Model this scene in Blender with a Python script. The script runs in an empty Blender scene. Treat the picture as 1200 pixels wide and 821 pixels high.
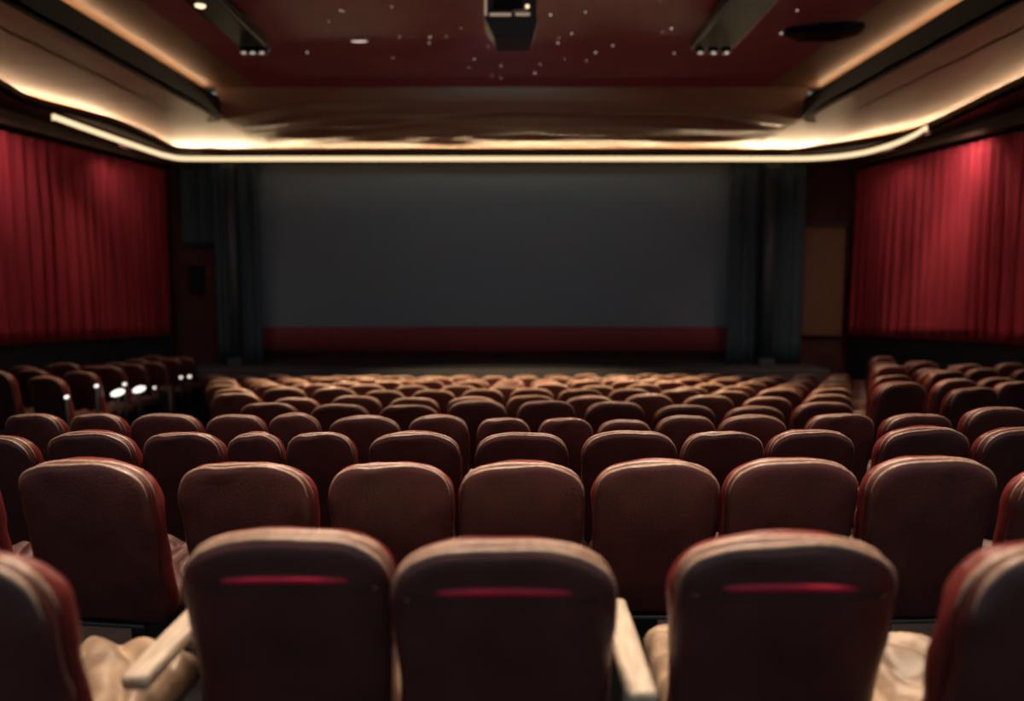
import bpy, bmesh, math, random
from mathutils import Vector, noise, Matrix
random.seed(7)
R = math.radians
C = bpy.context.scene.collection
SC = bpy.context.scene

# ------------------------------------------------------------------ camera
F = 900.0; CX, CY = 600.0, 410.5
PITCH = R(5.4); ZC = 1.42
FW = Vector((0, math.cos(PITCH), -math.sin(PITCH)))
UP = Vector((0, math.sin(PITCH), math.cos(PITCH)))
def at(px, py, Y):
    """world point on the plane y = Y that shows at photo position px, py"""
    d = FW + Vector((1, 0, 0)) * ((px - CX) / F) + UP * (-(py - CY) / F)
    return Vector((0, 0, ZC)) + d * (Y / d.y)
cam = bpy.data.cameras.new('camera'); co = bpy.data.objects.new('camera', cam); C.objects.link(co)
co.location = (0, 0, ZC); co.rotation_euler = (R(90) - PITCH, 0, 0)
cam.sensor_width = 36; cam.lens = 27; cam.clip_start = 0.02
cam.dof.use_dof = True; cam.dof.focus_distance = 3.7; cam.dof.aperture_fstop = 0.85
SC.camera = co
SC.view_settings.view_transform = 'Standard'; SC.view_settings.look = 'None'
SC.view_settings.gamma = 1; SC.view_settings.exposure = 0; SC.view_settings.use_curve_mapping = False
SC.cycles.use_denoising = True
SC.cycles.max_bounces = 6
SC.cycles.sample_clamp_indirect = 3

# ------------------------------------------------------------------ materials
def mat(name, col, rough=.6, spec=.5, metal=0, noise_amt=0, noise_scale=8, bump=0, bump_scale=60, emit=None, estr=0, col2=None, coat=0, stretch=None):
    m = bpy.data.materials.new(name); m.use_nodes = True
    nt = m.node_tree; b = nt.nodes['Principled BSDF']
    b.inputs['Base Color'].default_value = (*col, 1); b.inputs['Roughness'].default_value = rough
    b.inputs['Specular IOR Level'].default_value = spec; b.inputs['Metallic'].default_value = metal
    b.inputs['Coat Weight'].default_value = coat
    if emit:
        b.inputs['Emission Color'].default_value = (*emit, 1); b.inputs['Emission Strength'].default_value = estr
    tc = nt.nodes.new('ShaderNodeTexCoord'); src = tc.outputs['Object']
    if stretch:
        mp = nt.nodes.new('ShaderNodeMapping'); mp.inputs['Scale'].default_value = stretch
        nt.links.new(src, mp.inputs['Vector']); src = mp.outputs['Vector']
    if noise_amt or col2:
        n = nt.nodes.new('ShaderNodeTexNoise'); n.inputs['Scale'].default_value = noise_scale; n.inputs['Detail'].default_value = 5
        nt.links.new(src, n.inputs['Vector'])
        mx = nt.nodes.new('ShaderNodeMix'); mx.data_type = 'RGBA'
        c2 = col2 or tuple(c * (1 - noise_amt) for c in col)
        mx.inputs[6].default_value = (*col, 1); mx.inputs[7].default_value = (*c2, 1)
        rp = nt.nodes.new('ShaderNodeMapRange'); rp.inputs[1].default_value = .35; rp.inputs[2].default_value = .65
        nt.links.new(n.outputs['Fac'], rp.inputs[0]); nt.links.new(rp.outputs[0], mx.inputs[0])
        nt.links.new(mx.outputs[2], b.inputs['Base Color'])
    if bump:
        n2 = nt.nodes.new('ShaderNodeTexNoise'); n2.inputs['Scale'].default_value = bump_scale; n2.inputs['Detail'].default_value = 4
        nt.links.new(src, n2.inputs['Vector'])
        bp = nt.nodes.new('ShaderNodeBump'); bp.inputs['Strength'].default_value = bump; bp.inputs['Distance'].default_value = .01
        nt.links.new(n2.outputs['Fac'], bp.inputs['Height']); nt.links.new(bp.outputs['Normal'], b.inputs['Normal'])
    return m
M = {}
M['leather'] = mat('maroon leather', (.084, .022, .021), .38, .55, noise_amt=.35, noise_scale=5, bump=.25, bump_scale=120)
M['pad'] = mat('red leather', (.17, .022, .02), .34, .6, noise_amt=.3, noise_scale=6, bump=.25, bump_scale=110)
M['lit_piping'] = mat('tan lit rim', (.44, .29, .21), .34, .6, noise_amt=.4, noise_scale=30)  # tan tone paints the overhead light on the seat-top edges
M['cushion'] = mat('lit and shaded tan leather', (.36, .25, .17), .42, .5, noise_amt=.55, noise_scale=9, bump=.3, bump_scale=50)  # pale tan paints the lamplit leather, dark mottle paints fold shade
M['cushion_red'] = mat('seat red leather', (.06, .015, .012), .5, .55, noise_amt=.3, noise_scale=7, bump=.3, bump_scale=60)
M['arm'] = mat('pale wood armrest', (.46, .37, .29), .45, .45, noise_amt=.35, noise_scale=10, stretch=(8, 1, 8))
M['slot'] = mat('lit pad red', (.62, .015, .05), .35, .5)  # bright red paints the lit front pad behind the slot
M['seam'] = mat('dark seam', (.02, .007, .007), .6)
M['iron'] = mat('dark cast iron', (.03, .035, .037), .4, .5, metal=.4)
M['steel'] = mat('polished steel', (.62, .60, .58), .22, .5, metal=1)
M['carpet'] = mat('dark carpet', (.022, .018, .02), .95, .1, noise_amt=.4, noise_scale=60)
M['wall'] = mat('dark side wall', (.06, .09, .10), .7, .3, noise_amt=.2)
M['wallbrown'] = mat('brown upper wall', (.075, .040, .028), .6, .3, noise_amt=.25)
M['frontwall'] = mat('maroon front wall', (.10, .032, .028), .7, .3, noise_amt=.3, noise_scale=2)
M['black'] = mat('black drape', (.055, .085, .10), .85, .25)
M['pilaster'] = mat('black lacquer', (.06, .078, .088), .45, .4)
M['screen'] = mat('grey screen fabric', (.22, .275, .305), .9, .15)
M['redcloth'] = mat('dull red valance', (.30, .06, .065), .85, .2)
M['curtain'] = mat('red velvet', (.36, .033, .05), .75, .2, noise_amt=.25, noise_scale=3, stretch=(1, 4, .4))
M['ceil'] = mat('maroon satin ceiling', (.30, .085, .115), .6, .15, noise_amt=.15, noise_scale=1.5)
M['ring'] = mat('brown satin ceiling', (.28, .165, .10), .5, .35, noise_amt=.2, noise_scale=1.2, stretch=(.5, 2, 1))
M['sweep'] = mat('dark satin sweep', (.20, .098, .066), .55, .3, noise_amt=.2, noise_scale=1.2, stretch=(.5, 2, 1))
M['fascia'] = mat('dark fascia', (.007, .010, .011), .6, .3)
M['ledge'] = mat('brown ledge', (.07, .04, .028), .6, .3)
M['stage'] = mat('grey stage boards', (.075, .072, .074), .6, .3, noise_amt=.25, noise_scale=20)
M['panel'] = mat('brown wood panel', (.24, .12, .055), .55, .35, noise_amt=.3, noise_scale=6, stretch=(6, 6, .6))
M['blackmetal'] = mat('black metal', (.008, .012, .014), .5, .2)
M['plastic'] = mat('charcoal plastic', (.03, .036, .042), .4, .5)
M['bezel'] = mat('glowing champagne trim', (.75, .58, .46), .3, .5, metal=.6, emit=(1, .72, .5), estr=.25)  # faint emission paints a gleam onto the metal
M['glass'] = mat('glint glass', (.5, .5, .5), .05, .8, emit=(1, .9, .8), estr=.35)  # weak emission paints glints on the lenses
def emat(name, col, s):
    return mat(name, (.02, .02, .02), .5, .2, emit=col, estr=s)
WARM = (1, .62, .30)
M['led_cove'] = emat('warm cove led', (1, .67, .39), 70)
M['led_front'] = emat('warm front cove led', (1, .70, .40), 300)
M['led_tray'] = emat('warm tray led', (1, .67, .39), 14)
M['led_band'] = emat('warm diffuser', (1, .70, .40), 1.35)
M['lamp'] = emat('warm lamp', (1, .72, .45), 1.6)
M['star'] = emat('star light', (1, .8, .7), .8)
M['aisle'] = emat('aisle lamp', (1, .95, .85), 1.5)

# ------------------------------------------------------------------ helpers
def mesh(name, bm, m, smooth=True):
    bmesh.ops.recalc_face_normals(bm, faces=bm.faces[:])
    me = bpy.data.meshes.new(name); bm.to_mesh(me); bm.free()
    me.materials.append(M[m] if isinstance(m, str) else m)
    if smooth:
        for p in me.polygons: p.use_smooth = True
    return me
def link(name, me, parent=None, loc=None):
    o = bpy.data.objects.new(name, me); C.objects.link(o)
    if parent: o.parent = parent
    if loc is not None: o.location = loc
    return o
def obj(name, bm, m, parent=None, smooth=True, loc=None):
    return link(name, mesh(name, bm, m, smooth), parent, loc)
def tag(o, label=None, cat=None, group=None, kind=None):
    if label: o['label'] = label
    if cat: o['category'] = cat
    if group: o['group'] = group
    if kind: o['kind'] = kind
    return o
def empty(name, loc, label, cat, group=None, rz=0):
    o = bpy.data.objects.new(name, None); C.objects.link(o); o.location = loc; o.rotation_euler.z = rz
    o.empty_display_size = .1
    return tag(o, label, cat, group)
def box(bm, lo, hi, bev=0, seg=2):
    r = bmesh.ops.create_cube(bm, size=1)
    for v in r['verts']:
        for i in range(3): v.co[i] = (lo[i] + hi[i]) / 2 + v.co[i] * (hi[i] - lo[i])
    if bev:
        es = list({e for v in r['verts'] for e in v.link_edges})
        bmesh.ops.bevel(bm, geom=es, offset=bev, segments=seg, profile=.5, affect='EDGES')
def bx(lo, hi, bev=0, seg=2):
    bm = bmesh.new(); box(bm, lo, hi, bev, seg); return bm
def cyl(bm, p0, p1, r0, r1=None, n=16):
    p0, p1 = Vector(p0), Vector(p1); d = p1 - p0
    q = d.to_track_quat('Z', 'Y').to_matrix().to_4x4(); q.translation = (p0 + p1) / 2
    bmesh.ops.create_cone(bm, cap_ends=True, segments=n, radius1=r0, radius2=r0 if r1 is None else r1, depth=d.length, matrix=q)
def loft(bm, loops, cap0=True, cap1=True, closed=True):
    rows = [[bm.verts.new(p) for p in lp] for lp in loops]
    n = len(rows[0])
    for a, b in zip(rows, rows[1:]):
        for i in range(n if closed else n - 1):
            j = (i + 1) % n
            bm.faces.new((a[i], a[j], b[j], b[i]))
    if cap0: bm.faces.new(rows[0])
    if cap1: bm.faces.new(list(reversed(rows[-1])))
    return rows
def tube(bm, pts, r, n=8, taper=0):
    pts = [Vector(p) for p in pts]; loops = []
    N = len(pts)
    for i, p in enumerate(pts):
        t = (pts[min(i + 1, N - 1)] - pts[max(i - 1, 0)]).normalized()
        a = t.cross(Vector((0, 1, 0)));
        if a.length < .01: a = t.cross(Vector((1, 0, 0)))
        a.normalize(); b = t.cross(a).normalized()
        rr = r * min(1, .15 + .85 * min(i, N - 1 - i) / taper) if taper else r
        loops.append([p + a * (rr * math.cos(k * 2 * math.pi / n)) + b * (rr * math.sin(k * 2 * math.pi / n)) for k in range(n)])
    loft(bm, loops)
def smoothpath(pts, k=6):
    pts = [Vector((p[0], p[1], 0)) for p in pts]; out = []
    P = [pts[0]] + pts + [pts[-1]]
    for i in range(1, len(P) - 2):
        for s in range(k):
            t = s / k
            a, b, c, d = P[i - 1], P[i], P[i + 1], P[i + 2]
            out.append(.5 * ((2 * b) + (c - a) * t + (2 * a - 5 * b + 4 * c - d) * t * t + (3 * b - a - 3 * c + d) * t ** 3))
    out.append(pts[-1]); return out
def sweep(bm, path, prof):
    """path in plan; prof = closed list of (offset to the outside, z)"""
    loops = []
    N = len(path)
    for i, p in enumerate(path):
        t = (path[min(i + 1, N - 1)] - path[max(i - 1, 0)]).normalized()
        nrm = Vector((-t.y, t.x, 0))
        loops.append([Vector((p.x + nrm.x * o, p.y + nrm.y * o, z)) for o, z in prof])
    loft(bm, loops)
def struct(name, bm, m, smooth=False):
    return tag(obj(name, bm, m, None, smooth), kind='structure')
Z = lambda rel: rel + ZC

# ------------------------------------------------------------------ floors
S0, S1, H1 = .0973, .0707, -.07
fl = lambda y: -S0 * y                       # middle floor
ft = lambda y: max(H1 - S1 * y, fl(y) + .0)   # side tiers
XW, YF = 7.75, 17.4
bm = bmesh.new()
loft(bm, [[Vector((-XW, y, fl(y))), Vector((XW, y, fl(y))), Vector((XW, y, fl(y) - .2)), Vector((-XW, y, fl(y) - .2))] for y in (-.5, YF)])
struct('floor', bm, 'carpet')
def lb(y): return -5.05 - .17 * (y - 9)       # edge of the tier beside the lit aisle
def rb(y): return .462 * y
for nm, fn, xw, y0 in (('floor_tier_left', lb, -XW, 7.2), ('floor_tier_right', rb, XW, 3.2)):
    bm = bmesh.new(); lps = []
    y1 = 15.55
    for y in (y0, (y0 + y1) / 2, y1):
        a = min(fn(y), 7.7) if xw > 0 else fn(y)
        lps.append([Vector((a, y, ft(y) + .004)), Vector((xw, y, ft(y) + .004)), Vector((xw, y, fl(y) - .1)), Vector((a, y, fl(y) - .1))])
    loft(bm, lps); struct(nm, bm, 'carpet')

# ------------------------------------------------------------------ walls
for nm, s in (('wall_left', -1), ('wall_right', 1)):
    struct(nm, bx((min(s * XW, s * (XW + .15)), -.5, -2.4), (max(s * XW, s * (XW + .15)), YF, Z(3.6))), 'wall')
    struct('trim_' + ('1' if s < 0 else '2'), bx((min(s * (XW - .12), s * XW), -.5, Z(2.26)), (max(s * (XW - .12), s * XW), YF, Z(2.53))), 'wallbrown')
struct('wall_front', bx((-XW - .15, YF, -2.4), (XW + .15, YF + .15, Z(3.6))), 'frontwall')
# stage platform with a lighter lip
bm = bmesh.new()
ZS = at(600, 433, 15.7).z
box(bm, (-7.0, 15.7, -2.2), (6.55, YF, ZS), .02)
struct('floor_stage', bm, 'stage')
# dark upstand under the curtains
for s, nm in ((-1, 'baseboard_left'), (1, 'baseboard_right')):
    struct(nm, bx((min(s * 7.62, s * XW), -.5, -2.3), (max(s * 7.62, s * XW), 16.6, -.12)), 'wall')

# ------------------------------------------------------------------ ceiling
ZU, ZR = Z(3.35), Z(2.80)
struct('ceiling', bx((-4.5, -.5, ZU), (4.5, 14.3, ZU + .1)), 'ceil')
for s, nm in ((-1, 'ceiling_margin_left'), (1, 'ceiling_margin_right')):
    struct(nm, bx((min(s * 4.5, s * 5.8), -.5, ZU - .004), (max(s * 4.5, s * 5.8), 14.3, ZU + .1)), 'ring')
XL, YE = 5.12, 13.95
for s, nm in ((-1, 'ceiling_border_left'), (1, 'ceiling_border_right')):
    bm = bmesh.new(); a, b = s * XL, s * (XW + .1)
    box(bm, (min(a, b), -.5, ZR), (max(a, b), YF, ZR + .06)); struct(nm, bm, 'ring')
    lip = bmesh.new()
    pth = [Vector((s * XL, -.5, 0)), Vector((s * XL, 13.2, 0)), Vector((s * (XL - .01), 13.75, 0)), Vector((s * (XL + .05), YE, 0)), Vector((s * (XL + .3), YE + .06, 0))]
    sweep(lip, pth if s < 0 else list(reversed(pth)), [(0, ZR - .03), (0, Z(3.14)), (.03, Z(3.14)), (.03, ZR - .03)])
    struct('trim_' + ('3' if s < 0 else '4'), lip, 'fascia')
    struct('trim_' + ('5' if s < 0 else '6'), bx((min(s * 5.72, s * 5.78), -.5, ZR), (max(s * 5.72, s * 5.78), 14.3, ZU + .05)), 'ring')
# front part: a wavy satin sweep down from the tray to the cove
def wavez(x, y):
    u = max(0, min(1, (y - YE) / (YF - .02 - YE)))
    t = max(0, min(1, (15.75 - y) / (15.75 - YE))); base = Z(2.815) + .30 * (t * t / (t + .12) * 1.12)
    side = max(0, min(1, (XL + .1 - abs(x)) / 1.8)); side = side * side * (3 - 2 * side)
    z = ZR + (base - ZR) * side
    env = math.sin(u * math.pi) ** 1.4 if 0 < u < 1 else 0
    w = math.sin(2 * math.pi * (y * .95 + .34 * math.sin(x * .55 + .6) + .16 * math.sin(x * 1.3 + 2)))
    w += .6 * math.sin(2 * math.pi * (y * 1.9 - .42 * math.sin(x * .42 - .8) + .1 * x))
    w += .5 * noise.noise(Vector((x * .35, y * 1.6, 3.1)))
    return z + .06 * env * w * (.3 + .7 * side) + .012
bm = bmesh.new(); nx, ny = 120, 70
g = [[bm.verts.new((x, y, wavez(x, y))) for x in [-XL - .12 + (2 * XL + .24) * i / nx for i in range(nx + 1)]] for y in [YE + (YF - YE) * j / ny for j in range(ny + 1)]]
for j in range(ny):
    for i in range(nx): bm.faces.new((g[j][i], g[j][i + 1], g[j + 1][i + 1], g[j + 1][i]))
top = [bm.verts.new((v.co.x, v.co.y, ZU + .05)) for v in g[0]]
for i in range(nx): bm.faces.new((g[0][i + 1], g[0][i], top[i], top[i + 1]))
struct('ceiling_sweep', bm, 'ring', True)

# main cove ledge: plan of its inner edge, from the near end on one side round to the other
LEFT = [(-6.77, -.5), (-6.77, 6), (-6.78, 10.1), (-6.98, 11.4), (-6.72, 12.4), (-6.57, 13.2), (-6.62, 14.4), (-6.72, 15.4), (-6.70, 15.8)]
FRONT = [(-6.5, 15.93), (-6.1, 15.88), (-5.7, 15.98), (-4, 16.0), (0, 16.0), (4, 16.0), (5.3, 16.0)]
RIGHT = [(5.8, 15.95), (6.05, 15.6), (6.45, 15.1), (6.95, 14.3), (7.08, 13.6), (6.95, 12.3), (6.72, 10.6), (6.66, 9.5), (6.66, 5), (6.66, -.5)]
path = smoothpath(LEFT + FRONT + RIGHT, 5)
bm = bmesh.new()
sweep(bm, path, [(0, Z(2.53)), (0, Z(2.635)), (.035, Z(2.635)), (.035, Z(2.55)), (.12, Z(2.55)), (.12, Z(2.53))])
struct('trim_7', bm, 'ledge', True)
bm = bmesh.new(); inner = []; outer = []
for p in path:
    inner.append(Vector((p.x, p.y, 0)))
    if p.y >= 15.75 and abs(p.x) < 6.6: q = (p.x * 1.02, YF)
    else: q = (math.copysign(XW + .05, p.x), p.y if p.y < 15.5 else p.y + (p.y - 15.5) * 4)
    outer.append(Vector((q[0], min(q[1], YF), 0)))
loops = []
for a, b in zip(inner, outer):
    loops.append([Vector((a.x, a.y, Z(2.53))), Vector((b.x, b.y, Z(2.53))), Vector((b.x, b.y, Z(2.55))), Vector((a.x, a.y, Z(2.55)))])
loft(bm, loops)
box(bm, (5.7, 15.9, Z(2.528)), (XW + .05, YF, Z(2.548))); box(bm, (-XW - .05, 15.8, Z(2.528)), (-6.3, YF, Z(2.548)))
struct('trim_8', bm, 'ledge')

def led(name, pth, prof, m, label):
    bm = bmesh.new(); sweep(bm, pth, prof)
    return tag(obj(name, bm, m, None, False), label, 'light strip')
pr = [(.54, Z(2.68)), (.54, Z(2.70)), (.58, Z(2.70)), (.58, Z(2.68))]
led('ceiling_cove_light', smoothpath(LEFT[:-1] + [(-6.74, 16.2), (-6.76, 17.05)], 4), pr, 'led_cove', 'warm cove light strip behind the ceiling ledge above the duller curtain')
led('ceiling_cove_light', smoothpath([(6.35, 17.05), (6.38, 16.2), (6.55, 15.3)] + RIGHT[3:], 4), pr, 'led_cove', 'warm cove light strip behind the ceiling ledge above the brighter curtain')
led('ceiling_cove_light', [Vector((-7.4, 17.12, 0)), Vector((0, 17.12, 0)), Vector((7.3, 17.12, 0))], [(0, Z(2.60)), (0, Z(2.62)), (.04, Z(2.62)), (.04, Z(2.60))], 'led_front', 'warm cove light strip behind the ceiling ledge above the screen')
for s in (-1, 1):
    a = [Vector((s * 5.36, 13.85, 0)), Vector((s * 5.36, -.4, 0))]
    led('ceiling_tray_light', a, [(0, Z(3.235)), (.03, Z(3.235)), (.03, Z(3.25)), (0, Z(3.25))], 'led_tray',
        'straight warm light strip along the ceiling tray above the %s red curtain' % ('brighter' if s > 0 else 'duller'))
bandp = smoothpath([(-6.98, 12.0), (-7.0, 13), (-7.0, 14.6), (-6.98, 15.6)], 4) + smoothpath([(-6.86, 16.02), (-6.4, 16.12), (-4, 16.12), (0, 16.12), (4, 16.12), (5.6, 16.12), (6.2, 16.05), (6.65, 15.75), (6.93, 15.2), (7.0, 14.3), (6.92, 13.5), (6.78, 12.9)], 5)
bd = led('ceiling_band_light', bandp, [(0, Z(2.395)), (0, Z(2.485)), (.04, Z(2.485)), (.04, Z(2.395))], 'led_band', 'narrow glowing warm light band running under the cove ledge above the screen')
bm = bmesh.new(); sweep(bm, bandp, [(-.01, Z(2.34)), (-.01, Z(2.395)), (.08, Z(2.395)), (.08, Z(2.34))]); obj('lower_trim', bm, 'ledge', bd, False)
bm = bmesh.new(); sweep(bm, bandp, [(-.01, Z(2.485)), (-.01, Z(2.53)), (.08, Z(2.53)), (.08, Z(2.485))]); obj('upper_trim', bm, 'ledge', bd, False)

# ------------------------------------------------------------------ screen and front wall dressing
YS = 17.15
a = at(298, 190, YS); b = at(858, 383, YS); c = at(858, 411, YS)
sr = empty('cinema_screen', ((a.x + b.x) / 2, YS, b.z), 'large blank dark grey cinema screen filling the front wall', 'screen')
L = lambda p: p - sr.location
bm = bmesh.new(); box(bm, L(Vector((a.x, YS, b.z))), L(Vector((b.x, YS + .03, a.z)))); obj('screen_surface', bm, 'screen', sr, False)
bm = bmesh.new()
for lo, hi in (((a.x - .12, YS - .03, c.z - .1), (a.x, YS + .06, a.z)), ((b.x, YS - .03, c.z - .1), (b.x + .12, YS + .06, a.z)), ((a.x - .12, YS - .03, a.z), (b.x + .12, YS + .06, a.z + .1))):
    box(bm, L(Vector(lo)), L(Vector(hi)), .01)
obj('frame', bm, 'black', sr)
bm = bmesh.new()
n = 120
loft(bm, [[Vector((x, YS - .05 - .012 * math.sin(x * 14), z)) for z in (b.z, b.z - .1, c.z)] for x in [a.x + (b.x - a.x) * i / n for i in range(n + 1)]], False, False, False)
o = obj('screen_valance', bm, 'redcloth'); tag(o, 'long dull red cloth band hanging along the bottom of the screen', 'valance')
o.modifiers.new('s', 'SOLIDIFY').thickness = .01

def drape(name, x0, x1, y, z0, z1, m, lam, amp, label, cat, seed=0):
    bm = bmesh.new(); n = int(abs(x1 - x0) / lam * 14)
    rows = []
    for i in range(n + 1):
        x = x0 + (x1 - x0) * i / n
        ph = 2 * math.pi * x / lam + 1.5 * noise.noise(Vector((x * 1.1, seed, 0)))
        rows.append([Vector((x, y + amp * (math.sin(ph) + .3 * math.sin(2.3 * ph + seed)), z0 + (z1 - z0) * k / 8)) for k in range(9)])
    loft(bm, rows, False, False, False)
    o = obj(name, bm, m); o.modifiers.new('s', 'SOLIDIFY').thickness = .012
    return tag(o, label, cat)
Yd = 16.75
drape('masking_drape', at(241, 0, Yd).x, at(296, 0, Yd).x, Yd, ZS + .01, Z(2.5), 'black', .34, .05, 'black masking drape between the screen and the duller red curtain', 'drape', 1)
drape('masking_drape', at(862, 0, Yd).x, at(952, 0, Yd).x, Yd, ZS + .01, Z(2.5), 'black', .38, .05, 'wide black masking drape between the screen and the brown wood panel', 'drape', 2)
# slim pilasters with a rounded face
for px0, px1, w in ((256, 268, 'duller red curtain'), (903, 918, 'brown wood panel')):
    x0, x1 = at(px0, 0, 16.45).x, at(px1, 0, 16.45).x
    bm = bmesh.new(); cyl(bm, ((x0 + x1) / 2, 16.5, ZS + .15), ((x0 + x1) / 2, 16.5, Z(2.28)), (x1 - x0) / 2, n=24)
    r = empty('slim_column', (0, 0, 0), 'slim black round column beside the screen, on the side of the ' + w, 'column')
    obj('shaft', bm, 'pilaster', r)
    xm = (x0 + x1) / 2; q = (x1 - x0) / 2 + .03
    obj('plinth', bx((xm - q, 16.5 - q, ZS), (xm + q, 16.5 + q, ZS + .15), .01), 'pilaster', r, False)
    obj('capital', bx((xm - q, 16.5 - q, Z(2.28)), (xm + q, 16.5 + q, Z(2.36)), .01), 'pilaster', r, False)
# upper black return and lower maroon panel left of the screen, brown panel right of it
a = at(203, 0, 17.2); b = at(242, 0, 17.2)
drape('corner_drape', a.x, b.x, 17.2, at(0, 288, 17.2).z, Z(2.5), 'black', .4, .03, 'short black drape in the corner above the dull maroon wall panel', 'drape', 3)
r = empty('wall_panel', (0, 0, 0), 'dull maroon panel on the front wall below the short corner drape', 'wall panel')
lo = Vector((at(200, 0, 17.3).x, 17.3, at(0, 440, 17.3).z)); hi = Vector((at(240, 0, 17.3).x, 17.39, at(0, 292, 17.3).z))
obj('panel', bx(lo, hi, .015), 'frontwall', r, False)
obj('wall_speaker', bx((lo.x + .2, 17.12, hi.z - .95), (lo.x + .52, 17.29, hi.z - .35), .03), 'blackmetal', None, False)
tag(bpy.data.objects['wall_speaker'], 'small dark loudspeaker on the dull maroon wall panel', 'loudspeaker')
r = empty('wall_panel', (0, 0, 0), 'tall brown wood panel beside the brighter red curtain', 'wall panel')
lo = Vector((at(953, 0, 17.25).x, 17.25, at(0, 393, 17.25).z)); hi = Vector((at(1002, 0, 17.25).x, 17.39, at(0, 266, 17.25).z))
obj('panel', bx(lo, hi, .015), 'panel', r, False)
bm = bmesh.new()
box(bm, (lo.x - .05, 17.2, hi.z), (hi.x + .03, 17.39, hi.z + .09), .01); box(bm, (lo.x - .06, 17.2, lo.z), (lo.x, 17.39, hi.z), .01)
obj('frame', bm, 'ledge', r, False)

# ------------------------------------------------------------------ side curtains
def side_curtain(s, y0, y1, label, seed):
    bm = bmesh.new(); n = int((y1 - y0) * 60); rows = []
    for i in range(n + 1):
        y = y0 + (y1 - y0) * i / n
        w = y + .16 * noise.noise(Vector((y * .9, seed, 0))) * 2
        ph = 2 * math.pi * w / .31
        z1 = Z(2.13 + .03 * (y - 11.3)); z0 = Z(-.98 - .05 * (y - 11.3))
        row = []
        for k in range(15):
            t = k / 14
            amp = .055 * (.75 + .5 * t) * (1 + .6 * noise.noise(Vector((y * .7, 5 + seed, t))))
            f = math.sin(ph + .5 * t * noise.noise(Vector((y * 1.3, seed, 9)))) + .35 * math.sin(2.17 * ph + 1 + 1.4 * t)
            f += .5 * noise.noise(Vector((y * 6, seed + 2, t * .8)))
            row.append(Vector((s * (7.47 - amp * f), y, z1 + (z0 - z1) * t)))
        rows.append(row)
    loft(bm, rows, False, False, False)
    r = empty('stage_curtain', (s * 7.47, (y0 + y1) / 2, Z(-1.0)), label, 'curtain')
    bm2 = bm
    for v in bm2.verts: v.co -= r.location
    o = obj('curtain_fabric', bm2, 'curtain', r); md = o.modifiers.new('s', 'SOLIDIFY'); md.thickness = .012
    bm = bmesh.new(); box(bm, (-.09, y0 - r.location.y, Z(2.1) - r.location.z + .12), (.09, y1 - r.location.y, Z(2.1) - r.location.z + .2), .01)
    for v in bm.verts: v.co.z += .03 * (v.co.y + r.location.y - 11.3)
    obj('curtain_track', bm, 'wallbrown', r, False)
side_curtain(-1, 6.5, 16.75, 'dull red pleated curtain along the wall beyond the lit aisle', 1)
side_curtain(1, 6.5, 16.9, 'bright red pleated curtain with a hot spot of light, beside the brown panel', 4)

# ------------------------------------------------------------------ ceiling fixtures
def light_rig(x0, x1, yend, label, lamp_px, lamp_y, side):
    z0, z1 = Z(3.11), Z(3.27)
    r = empty('lighting_beam', ((x0 + x1) / 2, yend - 1.6, z1), label, 'lighting beam')
    o = r.location
    def lb_(lo, hi, bev=.02):
        return bx(Vector(lo) - o, Vector(hi) - o, bev)
    obj('beam_housing', lb_((x0, 7.2, z0), (x1, yend, z1), .03), 'blackmetal', r, False)
    ca, cb = (x0 - .55, x0 + .02) if side < 0 else (x1 - .02, x1 + .5)
    obj('cross_plate', lb_((ca, 8.35, z0 + .02), (cb, 8.95, z0 + .08)), 'blackmetal', r, False)
    for y in (8.0, yend - .5):
        obj('hanger', lb_(((x0 + x1) / 2 - .04, y - .04, z1), ((x0 + x1) / 2 + .04, y + .04, ZU), .005), 'iron', r, False)
    for k in (0, 1, 2):
        xx = x0 + (x1 - x0) * (.18 + .32 * k)
        bm = bmesh.new(); cyl(bm, Vector((xx, yend - .13, z0 - .07)) - o, Vector((xx, yend - .13, z0 + .02)) - o, .055, .07)
        h = obj('spot_head', bm, 'blackmetal', r)
        bm = bmesh.new(); bmesh.ops.create_uvsphere(bm, u_segments=12, v_segments=8, radius=.035, matrix=Matrix.Translation(Vector((xx, yend - .17, z0 - .065)) - o) @ Matrix.Diagonal((1, 1, .5, 1)))
        obj('lens', bm, 'glass', h)
    p = at(lamp_px, 0, 9.0); p.z = z0 - .012
    p.y = lamp_y; p.x = (lamp_px - 600) / F * lamp_y
    bm = bmesh.new(); cyl(bm, p - o, p - o + Vector((0, 0, .03)), .075, n=24); h = obj('downlight_ring', bm, 'blackmetal', r)
    bm = bmesh.new(); bmesh.ops.create_uvsphere(bm, u_segments=16, v_segments=8, radius=.062, matrix=Matrix.Translation(p - o - Vector((0, 0, .005))) @ Matrix.Diagonal((1, 1, .45, 1)))
    obj('lamp_glass', bm, 'lamp', h)
light_rig(-3.72, -3.33, 10.95, 'black ceiling lighting beam with one lit lamp, on the side of the lit aisle', 248, 9.1, -1)
light_rig(2.46, 3.02, 10.95, 'black ceiling lighting beam with a lit lamp at the frame top, near the angled speaker', 918, 8.72, 1)
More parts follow.
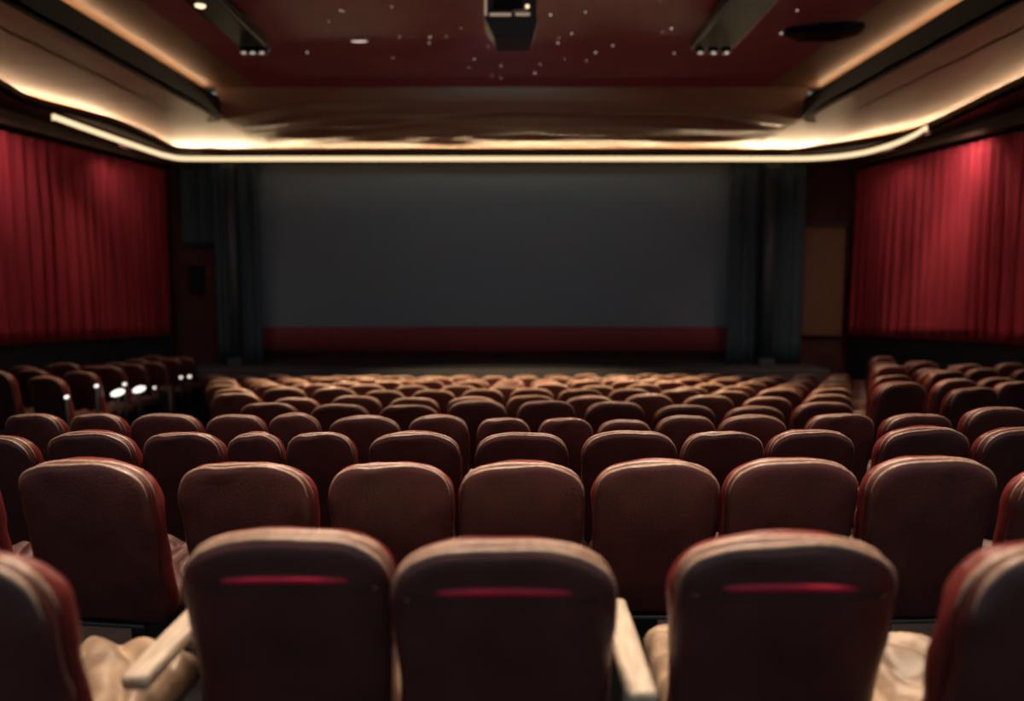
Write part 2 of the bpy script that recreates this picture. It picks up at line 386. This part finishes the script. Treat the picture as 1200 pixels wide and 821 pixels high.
# angled ceiling speaker
r = empty('ceiling_speaker', (4.05, 10.55, ZU), 'black angled wedge-shaped speaker under the ceiling beside a lighting beam', 'loudspeaker')
bm = bmesh.new()
loft(bm, [[Vector(p) for p in lp] for lp in (
    [(-.42, .12, -.10), (-.40, .16, -.05), (-.38, .10, -.02), (-.40, .06, -.07)],
    [(-.20, .10, -.20), (-.15, .20, -.10), (-.12, -.05, -.03), (-.18, -.14, -.16)],
    [(.25, .05, -.21), (.30, .18, -.12), (.30, -.2, -.03), (.26, -.24, -.17)],
    [(.55, .0, -.14), (.56, .06, -.10), (.56, -.16, -.03), (.55, -.18, -.11)])])
obj('cabinet', bm, 'blackmetal', r, False)
obj('bracket', bx((0, -.05, -.08), (.1, .05, 0), .005), 'iron', r, False)
bm = bmesh.new(); bmesh.ops.create_uvsphere(bm, u_segments=10, v_segments=6, radius=.02, matrix=Matrix.Translation((-.44, .1, -.09))); obj('glow_dot', bm, 'glass', r)  # glowing dot paints the highlight at the cabinet tip

# projector
yp = 9.0
pj = empty('projector', (at(598, 0, yp).x, yp, Z(3.35)), 'black projector with pale metal trim hanging from the centre of the ceiling', 'projector')
o = pj.location
def pl(lo, hi, bev=.01): return bx(Vector(lo), Vector(hi), bev)
def PX(px, py): 
    v = at(px, py, yp) - o; return v
q0, q1 = PX(568, 19), PX(629, -22)
obj('body', pl((q0.x, .02, q0.z), (q1.x, .6, q1.z), .03), 'plastic', pj, False)
bm = bmesh.new()
c0, c1, c2 = PX(567, 19), PX(629, 19), PX(580, 45)
c3 = PX(624, 45)
loft(bm, [[Vector((c0.x, .0, c0.z)), Vector((c1.x, .0, c1.z)), Vector((c1.x, .55, c1.z)), Vector((c0.x, .55, c0.z))],
          [Vector((c0.x + .03, .0, c0.z - .06)), Vector((c1.x, .0, c1.z - .06)), Vector((c1.x, .55, c1.z - .06)), Vector((c0.x + .03, .55, c0.z - .06))],
          [Vector((c2.x, .0, c2.z)), Vector((c3.x, .0, c3.z)), Vector((c3.x - .02, .5, c3.z)), Vector((c2.x + .02, .5, c2.z))]])
obj('lower_housing', bm, 'plastic', pj, False)
bm = bmesh.new(); t0, t1 = PX(567.5, 18), PX(570.5, -22); box(bm, (t0.x, -.012, t0.z), (t1.x, .02, t1.z), .004); obj('side_trim', bm, 'bezel', pj, False)
for p0, p1, w in ((574, 599, 17.5), (604, 621, 17)):
    u0, u1 = PX(p0, w + 1.2), PX(p1, w - 2.3)
    bm = bmesh.new(); box(bm, (u0.x, -.012, u0.z), (u1.x, .02, u1.z), .006); obj('base_trim', bm, 'bezel', pj, False)
u0, u1 = PX(578, 12), PX(612, -20)
obj('vent_grille', pl((u0.x, -.004, u0.z), (u1.x, .02, u1.z), .004), 'blackmetal', pj, False)
bm = bmesh.new(); bmesh.ops.create_uvsphere(bm, u_segments=14, v_segments=8, radius=.022, matrix=Matrix.Translation(PX(618, 7.5))); obj('glow_dot', bm, 'lamp', pj)
bm = bmesh.new(); pts = [PX(598, 17), PX(601, 13.5), PX(606, 11.5), PX(616, 12)]; tube(bm, [p + Vector((0, -.005, 0)) for p in pts], .006); obj('cable', bm, 'steel', pj)
bm = bmesh.new(); cyl(bm, (.02, .3, q1.z - .02), (.02, .3, 0), .04); obj('ceiling_pole', bm, 'iron', pj)

# tiny star lights
STARS = [(459, 8), (402, 13), (504, 43), (523, 43), (503, 50), (468, 43), (572, 54), (556, 69), (550, 79), (587, 77), (576, 88), (587, 91), (601, 108), (629, 111), (611, 51), (654, 50), (661, 69), (687, 71), (670, 39), (645, 17), (686, 14), (776, 37), (787, 33), (774, 1), (698, 61), (633, 75), (626, 86), (383, 36), (385, 25), (360, 61), (461, 68), (492, 104), (718, 53), (790, 62), (399, 12), (627, 85), (540, 33), (655, 44), (854, 22), (934, 12)]
bm = bmesh.new(); bmesh.ops.create_uvsphere(bm, u_segments=8, v_segments=6, radius=.016); me = mesh('star_light', bm, 'star')
for i, (px, py) in enumerate(STARS):
    d = at(px, py, 1) - Vector((0, 0, ZC)); Y = (ZU - ZC) / d.z
    if Y > 13.9: continue
    o = link('ceiling_star_light', me, None, Vector((0, 0, ZC)) + d * Y); o.scale = [random.uniform(.45, 1.0)] * 3
    tag(o, 'tiny point of light set in the maroon ceiling', 'star light', 'tiny star lights scattered over the maroon ceiling')
d = at(421, 48, 1) - Vector((0, 0, ZC)); Y = (ZU - ZC) / d.z; p = Vector((0, 0, ZC)) + d * Y
bm = bmesh.new(); bmesh.ops.create_uvsphere(bm, u_segments=12, v_segments=8, radius=.5, matrix=Matrix.Diagonal((.24, .04, .04, 1)))
o = obj('ceiling_streak_light', bm, 'star'); o.location = p; tag(o, 'short bright streak-shaped light on the ceiling between beam and projector', 'ceiling light')

# ------------------------------------------------------------------ seats
ZB, ZT, HW = .34, .84, .262
def outline():
    pts = []
    zs = [ZB + .05 + (ZT - ZB - .05) * k / 8 for k in range(9)]
    hw = lambda z: .240 + (HW - .240) * (z - ZB) / (ZT - ZB)
    left = [(-hw(z), z) for z in zs]
    arc = []
    n = 3.1
    for k in range(1, 36):
        t = math.pi * k / 36
        cx, sx = math.cos(t), math.sin(t)
        arc.append((-HW * math.copysign(abs(cx) ** (2 / n), cx), ZT + .16 * sx ** (2 / n) - .018 * (1 - sx)))
    right = [(-x, z) for x, z in reversed(left)]
    bot = []
    for k in range(1, 5):
        t = math.pi / 2 * k / 5
        bot.append((hw(ZB) - .05 + .05 * math.cos(t), ZB + .05 - .05 * math.sin(t)))
    for k in range(0, 9): bot.append((.19 - .38 * k / 8, ZB))
    bot += [(-x, z) for x, z in reversed(bot[:4])]
    return left + arc + right + bot
OUT = outline(); NO = len(OUT)
# resample normals
NRM = []
for i in range(NO):
    a, b = Vector(OUT[i - 1]), Vector(OUT[(i + 1) % NO]); t = (b - a).normalized(); NRM.append(Vector((-t.y, t.x)))
SH = .22
def lp(e, y, scale=1.0, seed=0, wr=0.0):
    r = []
    for (x, z), n in zip(OUT, NRM):
        px, pz = x - n.x * e, z - n.y * e
        px, pz = px * scale, .66 + (pz - .66) * scale
        yy = y
        if wr:
            v = Vector((px * 9 + seed, y * 14, pz * 9 + seed * 2))
            k = noise.noise(v) * wr
            px += n.x * k; pz += n.y * k
            yy += wr * .8 * noise.noise(v + Vector((7, 3, 1)))
        r.append(Vector((px, yy + (1 - pz) * SH, pz)))
    return r
def shell_mesh(seed, wr):
    bm = bmesh.new()
    prof = [(.03, -.060, .12), (.03, -.059, .45), (.03, -.056, .75), (.03, -.052, .92), (.03, -.050, 1), (.014, -.045, 1), (.005, -.036, 1), (0, -.022, 1), (.003, -.008, 1), (.014, .003, 1), (.02, .004, .8), (.02, .004, .2)]
    loft(bm, [lp(e, y, s, seed, wr if s == 1 else wr * .3) for e, y, s in prof])
    return mesh('backrest', bm, 'leather')
def pad_mesh(seed, wr):
    bm = bmesh.new()
    prof = [(.02, .004, .2), (.02, .004, .8), (.016, .005, 1), (.006, .012, 1), (.002, .024, 1), (.003, .042, 1), (.012, .060, 1), (.03, .074, 1), (.06, .082, 1), (.06, .088, .7), (.06, .088, .15)]
    loft(bm, [lp(e, y, s, seed + 5, wr if s == 1 else wr * .3) for e, y, s in prof])
    return mesh('back_pad', bm, 'pad')
def lit_piping_mesh(seed, wr, rear=False, big=1.0):  # tube kept to the top arc, where the painted rim light falls
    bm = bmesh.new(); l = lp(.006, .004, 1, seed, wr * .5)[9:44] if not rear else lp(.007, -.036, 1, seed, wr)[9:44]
    tube(bm, l, (.006 if rear else .0075) * big, 8, 7); return mesh('rear_lit_piping' if rear else 'lit_piping', bm, 'lit_piping')
def cushion_mesh(fold, seed, m):
    bm = bmesh.new(); n = 40; W_, D_ = .232, .50
    top = []
    for j in range(n + 1):
        row = []
        for i in range(n + 1):
            u, v = -1 + 2 * i / n, -1 + 2 * j / n
            e = (max(0, 1 - abs(u) ** 7) * max(0, 1 - abs(v) ** 7)) ** .45
            x = u * W_ * (1 - .10 * (v * .5 + .5)); y = .20 + (v * .5 + .5) * D_
            z = .385 + .075 * e + .015 * (1 - u * u) + .02 * (v * .5 + .5)
            if fold:
                ph = 52 * (u * W_ * .9 + (v * .5 + .5) * D_ * .55) + 6 * noise.noise(Vector((u * 1.2 + seed, v * 1.3, 1)))
                z += e * (.042 * (abs(math.sin(ph * .5)) ** .8 - .6) + .016 * noise.noise(Vector((u * 3, v * 3, seed))))
            row.append(bm.verts.new((x, y, z)))
        top.append(row)
    for j in range(n):
        for i in range(n): bm.faces.new((top[j][i], top[j][i + 1], top[j + 1][i + 1], top[j + 1][i]))
    ring = [top[0][i] for i in range(n + 1)] + [top[j][n] for j in range(1, n + 1)] + [top[n][i] for i in range(n - 1, -1, -1)] + [top[j][0] for j in range(n - 1, 0, -1)]
    lo = [bm.verts.new((v.co.x * .97, .45 + (v.co.y - .45) * .97, .345)) for v in ring]
    for i in range(len(ring)):
        j = (i + 1) % len(ring); bm.faces.new((ring[i], lo[i], lo[j], ring[j]))
    bm.faces.new(lo)
    return mesh('seat_cushion', bm, m)
SHELL = [shell_mesh(k * 3.7, w) for k, w in enumerate((.005, .008, .011, .014))]
PAD = [pad_mesh(k * 3.7, w) for k, w in enumerate((.006, .009, .012, .016))]
BIG = [(lit_piping_mesh(k * 3.7, w, False, 1.25), lit_piping_mesh(k * 3.7, w, True, 1.3)) for k, w in enumerate((.005, .008, .011, .014))]
PIPE = [lit_piping_mesh(k * 3.7, w) for k, w in enumerate((.005, .008, .011, .014))]
RPIPE = [lit_piping_mesh(k * 3.7, w, True) for k, w in enumerate((.005, .008, .011, .014))]
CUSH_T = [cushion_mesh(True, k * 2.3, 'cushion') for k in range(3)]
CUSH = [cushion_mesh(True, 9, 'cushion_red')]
bm = bmesh.new(); box(bm, (-.03, .24, .60), (.03, .63, .645), .014, 3); ARM = mesh('armrest', bm, 'arm')
bm = bmesh.new(); box(bm, (-.036, -.03, .60), (.036, .50, .645), .014, 3); ARM_LONG = mesh('armrest', bm, 'arm')
bm = bmesh.new(); box(bm, (-.017, .40, 0), (.017, .50, .60), .006); box(bm, (-.03, .32, 0), (.03, .58, .02), .004); POST = mesh('armrest_post', bm, 'iron', False)
bm = bmesh.new(); bmesh.ops.create_uvsphere(bm, u_segments=12, v_segments=8, radius=.016, matrix=Matrix.Translation((0, .635, .62)) @ Matrix.Diagonal((1.3, .6, 1, 1))); CAPM = mesh('end_cap', bm, 'steel')
bm = bmesh.new(); box(bm, (-.09, .36, .02), (.09, .50, .345), .02); PED = mesh('pedestal', bm, 'iron', False)
bm = bmesh.new(); box(bm, (-.16, .30, 0), (.16, .56, .02), .006); FOOT = mesh('base_plate', bm, 'iron', False)
bm = bmesh.new(); box(bm, (-.15, .09, .325), (.15, .56, .343), .005); PAN = mesh('seat_frame', bm, 'iron', False)
# slot in the back of the nearest seats: raised red strip paints the lit pad, dark surround paints recess shade
def slot_mesh(h, w, m, y):
    bm = bmesh.new(); n = 40; loops = []
    for i in range(n + 1):
        u = -1 + 2 * i / n; e = max(.04, (1 - abs(u) ** 4)) ** .6; loops.append([])
        for k in range(10):
            t = 2 * math.pi * k / 10
            z = .891 - .004 * u * u + h * e * math.sin(t)
            loops[-1].append(Vector((w * u, (1 - z) * SH + y - .010 * e * math.cos(t), z)))
    loft(bm, loops); return mesh('painted_slot', bm, m)
SLOT = slot_mesh(.0115, .155, 'slot', -.056); SLOT_IN = slot_mesh(.019, .175, 'seam', -.050)
bm = bmesh.new(); tube(bm, [Vector((x, (1 - z) * SH - .0565, z)) for x, z in [(-.225 + .45 * i / 30, .868 - .012 * (1 - (abs(-1 + 2 * i / 30)) ** 2)) for i in range(31)]], .0035, 6); SEAM = mesh('seam', bm, 'seam')

ORD = 'zeroth first second third fourth fifth sixth seventh eighth ninth tenth eleventh twelfth thirteenth fourteenth fifteenth sixteenth seventeenth eighteenth nineteenth twentieth twenty-first twenty-second twenty-third twenty-fourth twenty-fifth'.split()
def seat(x, y, zf, label, group, rz=0, sx=1, sz=1, k=None, near=0, arm=None, arm_long=None):
    r = empty('cinema_chair', (x, y, zf), label, 'cinema chair', group, rz)
    r.scale = (sx, 1, sz)
    k = random.randrange(4) if k is None else k
    b = link('backrest', SHELL[k], r); link('back_pad', PAD[k], r); link('lit_piping', BIG[k][0] if near else PIPE[k], b); link('rear_lit_piping', BIG[k][1] if near else RPIPE[k], b)
    if near == 1:
        s = link('slot_shade', SLOT_IN, b); link('painted_slot', SLOT, b); link('seam', SEAM, b)
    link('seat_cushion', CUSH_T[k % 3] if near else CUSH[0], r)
    link('seat_frame', PAN, r); p = link('pedestal', PED, r); link('base_plate', FOOT, p)
    if arm is not None:
        a = link('armrest', ARM, r); a.location.x = arm / sx; q = link('armrest_post', POST, a); link('end_cap', CAPM, a)
    if arm_long is not None:
        a = link('armrest', ARM_LONG, r); a.location.x = arm_long / sx; link('armrest_post', POST, a)
    return r
def topd(py, Y, zf):
    py += 6 if Y < 2 else 3       # height factor that puts the top of the back at photo line py
    return (at(600, py, Y).z - zf) / 1.0

# first row
G1 = 'seats of the row at the camera'
y = 1.76
def fx(px, Y): return (px - 600) / F * Y * .995
def row1(px, Y, py, label, rz=0, w=None, **kw):
    x = fx(px, Y)
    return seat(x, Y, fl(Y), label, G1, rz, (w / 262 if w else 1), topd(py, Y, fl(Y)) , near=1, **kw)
row1(327, 1.82, 617, 'maroon seat back with a bright red slot, arched top, beside the lit tan cushion', k=0, w=262, arm_long=-.375)
row1(590, 1.74, 629, 'maroon seat back with a dim red slot, between bright-slotted seat and pale armrest', k=1, w=268, arm_long=.325)
row1(934, 1.76, 624, 'maroon seat back with a bright red slot, just past the single pale armrest', k=2, w=268)
def corner(px, py, rz, label, k):
    Y = 1.56; x = fx(px, Y)
    return seat(x, Y, fl(Y), label, G1, rz, 1, topd(py, Y, fl(Y)), near=2, k=k)
corner(-108, 640, -R(5), 'turned dark seat cut by the frame, beside the folded tan cushion', 3)
corner(1290, 628, R(9), 'turned dark seat with a pale lit shoulder, cut by the frame, opposite the tan cushion', 3)

def photo_row(Y, items, wfull, name, n_from, tier=None):
    items = [list(i) for i in sorted(items)]
    for a, b in zip(items, items[1:]):
        g = (b[0] - a[0]) * .965; t = (a[1] + b[1]) / 2
        if t > g: a[1] *= g / t; b[1] *= g / t
    for i, it in enumerate(items):
        px, w, py = it[:3]; rz = it[3] if len(it) > 3 else 0
        yy = Y + (it[4] if len(it) > 4 else 0)
        x = fx(px, yy); zf = fl(yy)
        if tier and x > rb(yy) + .0: zf = ft(yy) + .004
        arm = None
        if i + 1 < len(items):
            x2 = fx(items[i + 1][0], Y); gap = (x2 - x)
            if gap > .54 and rz == 0 and len(items[i + 1]) < 4: arm = gap / 2
        wd = w * yy / F / (2 * HW)
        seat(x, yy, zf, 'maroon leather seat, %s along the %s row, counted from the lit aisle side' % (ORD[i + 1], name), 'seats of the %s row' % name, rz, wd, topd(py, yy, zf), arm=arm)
photo_row(2.90, [(-110, 165, 541, -R(9), -.12), (85, 174, 537, -R(7), -.1), (277, 167, 540, -R(4), -.04), (453, 153, 540), (612, 156, 540), (775, 154, 538), (938, 160, 535, R(2), -.05), (1106, 158, 533, R(3), -.07), (1282, 158, 543, R(4), -.08)], 155, 'second', 1)
photo_row(4.02, [(-25, 108, 507, -R(6), -.05), (95, 110, 503, -R(5), -.03), (205, 100, 504, -R(3)), (292, 70, 505), (370, 86, 504), (483, 113, 504), (612, 113, 504), (741, 115, 502), (853, 102, 503), (959, 106, 501, R(3)), (1095, 112, 498, R(6), 0), (1212, 112, 498, R(8), -.03)], 112, 'third', 1, True)
photo_row(5.13, [(28, 72, 482, -R(5)), (104, 68, 482, -R(4)), (186, 86, 482, -R(3)), (270, 72, 483), (340, 62, 482), (424, 88, 485), (512, 74, 484), (590, 66, 487), (664, 68, 487), (735, 66, 489), (808, 72, 484), (888, 82, 484), (993, 84, 482, R(4)), (1085, 86, 482, R(6)), (1180, 84, 474, R(8))], 90, 'fourth', 1, True)
# remaining rows of the middle block
for n in range(4, 12):
    Y = 1.77 + 1.12 * n - (.0 if n != 4 else .0)
    x0, x1 = -.402 * Y + .26, .425 * Y - .1
    if n == 4: x0 = -.33 * Y
    cnt = int((x1 - x0) / .555) + 1
    off = random.uniform(0, .1)
    for i in range(cnt):
        x = x0 + off + (x1 - x0 - off) * i / (cnt - 1)
        curve = -.010 * x * x
        yy = Y + curve + random.uniform(-.025, .025)
        sz = random.uniform(.975, 1.03)
        seat(x, yy, fl(yy), 'maroon leather seat, %s from the lit aisle, %s row ahead of the camera' % (ORD[i + 1], ORD[n + 1]), 'seats of the %s row of the middle block' % ORD[n + 1],
             R(random.uniform(-1, 1)) + R(1.8 * x), random.uniform(.93, 1.0), sz, arm=(.2775 if i < cnt - 1 else None) if n < 8 else None)
# block beyond the lit aisle, on its own tier
rown = 0
for n in range(6, 13):
    Y = 8.75 + 1.02 * (n - 6)
    rown += 1; i = 0
    x = lb(Y) - .36
    while x > -7.2:
        yy = Y + random.uniform(-.04, .04)
        px = 600 + x / Y * F
        if px > -30:
            i += 1
            seat(x, yy, ft(yy) + .004, 'dark red seat beyond the lit aisle, %s from it, %s row of that block' % (ORD[i], ORD[rown]), 'seats between the lit aisle and the duller curtain', R(-12 + random.uniform(-3, 3)), .95, random.uniform(.96, 1.06))
        x -= .585
rown = 0
for n in range(4, 13):
    Y = 1.77 + 1.09 * n + .25
    rown += 1; i = 0
    x = rb(Y) + .33
    while x < 7.2:
        yy = Y + random.uniform(-.04, .04)
        px = 600 + x / Y * F
        if px < 1225:
            i += 1
            seat(x, yy, ft(yy) + .004, 'dark red seat below the bright curtain, %s from the middle block, %s row' % (ORD[i], ORD[rown]), 'seats below the brighter curtain', R(12 + random.uniform(-3, 3)), .93, random.uniform(.97, 1.07))
        x += .58

# aisle light posts
AL = [(138, 460, 1.3, 'larger lamp lower on the slope'), (163, 456, 1.3, 'larger lamp next up the aisle'), (146, 450, .6, ''), (113, 452, .6, ''), (181, 454, .5, ''), (212, 442, .6, ''), (222, 441, .7, ''), (78, 465, .6, '')]
names = ['big glowing capsule lamp on an aisle post, nearer the camera of two', 'big glowing capsule lamp on an aisle post, nearer the screen of two']
for i, (px, py, s, _) in enumerate(AL):
    # depth where the ray meets the aisle edge
    Y = 9.0
    for it in range(30): 
        xx = (px - 600) / F * Y
        Y += .35 * ((xx - lb(Y) - .10))
        Y = max(8.4, min(15.2, Y))
    p = at(px, py, Y)
    r = empty('aisle_lamp', (p.x, p.y, fl(p.y)), names[i] if i < 2 else 'small glowing lamp on a thin dark post along the aisle edge', 'aisle lamp', None if i < 2 else 'small lamps along the lit aisle')
    h = p.z - fl(p.y)
    bm = bmesh.new(); cyl(bm, (0, 0, 0), (0, 0, h - .03), .018, n=10); cyl(bm, (0, 0, 0), (0, 0, .015), .06, n=16); obj('post', bm, 'blackmetal', r)
    bm = bmesh.new(); bmesh.ops.create_uvsphere(bm, u_segments=16, v_segments=10, radius=.055 * s, matrix=Matrix.Translation((0, 0, h)) @ Matrix.Rotation(R(-18), 4, 'Y') @ Matrix.Diagonal((1.35 if i < 2 else .8, .7, .62, 1)))
    obj('lamp_head', bm, 'aisle', r)
p = at(196, 462, 11.9)
r = empty('aisle_post', (p.x, p.y, fl(p.y)), 'pale grey upright post standing in the lit aisle behind the lamps', 'post')
obj('post_body', bx((-.09, -.09, 0), (.09, .09, at(196, 452, 11.9).z - fl(p.y)), .015), 'steel', r, False)

# ------------------------------------------------------------------ lamps
def spot(name, loc, tgt, power, angle, blend=.6, col=(1, .74, .5), size=.12):
    l = bpy.data.lights.new(name, 'SPOT'); l.energy = power; l.spot_size = R(angle); l.spot_blend = blend; l.color = col; l.shadow_soft_size = size
    o = bpy.data.objects.new(name, l); C.objects.link(o); o.location = loc
    o.rotation_euler = (Vector(tgt) - Vector(loc)).to_track_quat('-Z', 'Y').to_euler(); return o
# recessed downlights over the near rows (outside the frame), beam spots, added side fill, soffit washers
for x in (-1.5, -.5, .5, 1.5):
    spot('house_downlight', (x, 1.75, Z(3.25)), (x, 1.85, 0), 470, 50, .8, (1, .78, .58))
for x in (-2.6, -.9, .9, 2.6):
    spot('house_downlight', (x, 3.9, Z(3.25)), (x, 3.5, 0), 560, 60, .8, (1, .78, .6))
for x in (-3.6, -1.2, 1.2, 3.6):
    spot('house_downlight', (x, 6.2, Z(3.25)), (x, 6.0, 0), 520, 62, .8)
    spot('house_downlight', (x * .9, 8.2, Z(3.05)), (x * 1.05, 8.5, 0), 850, 64, .8, (1, .72, .44))
for x in (-3.52, 2.74):
    spot('beam_spot', (x, 10.95, Z(3.0)), (x * .45, 12.2, -.6), 3600, 72, .8, (1, .72, .42), .06)
    spot('beam_spot', (x, 10.95, Z(3.0)), (x * .5, 9.8, -.4), 1400, 75, .8, (1, .72, .42), .06)
for s in (-1, 1):
    for y in (9.5, 13.0):
        spot('side_block_fill', (s * 6.55, y, Z(2.48)), (s * 6.0, y - .2, -.5), 210 if s > 0 else 90, 100, .9, (1, .72, .5), .06)  # unseen spots added to brighten the side seating
for s, y, pw in ((-1, 10.6, 80), (-1, 14.0, 30), (1, 12.3, 140), (1, 9.6, 70), (1, 14.4, 26)):
    spot('curtain_wash', (s * 6.75, y, Z(2.48)), (s * 7.45, y + .9, Z(.2)), pw, 130, 1, (1, .70, .60), .06)
spot('screen_fill', (pj.location.x, 9.75, Z(3.0)), (-.4, 17, .6), 105, 95, .7, (.45, .85, 1), .05)  # cool fill added at the projector to brighten screen and drapes
for x in (-1.0,):  # front spots added to strengthen rim highlights on the near seats
    spot('rim_fill', (-2.0, 8.3, Z(3.05)), (-1.6, 3.0, .6), 350, 75)
    spot('rim_fill', (2.0, 8.3, Z(3.05)), (1.6, 3.0, .6), 350, 75)

w = bpy.data.worlds.new('world'); SC.world = w; w.use_nodes = True
bg = w.node_tree.nodes['Background']; bg.inputs[0].default_value = (.75, .93, 1, 1); bg.inputs[1].default_value = .30
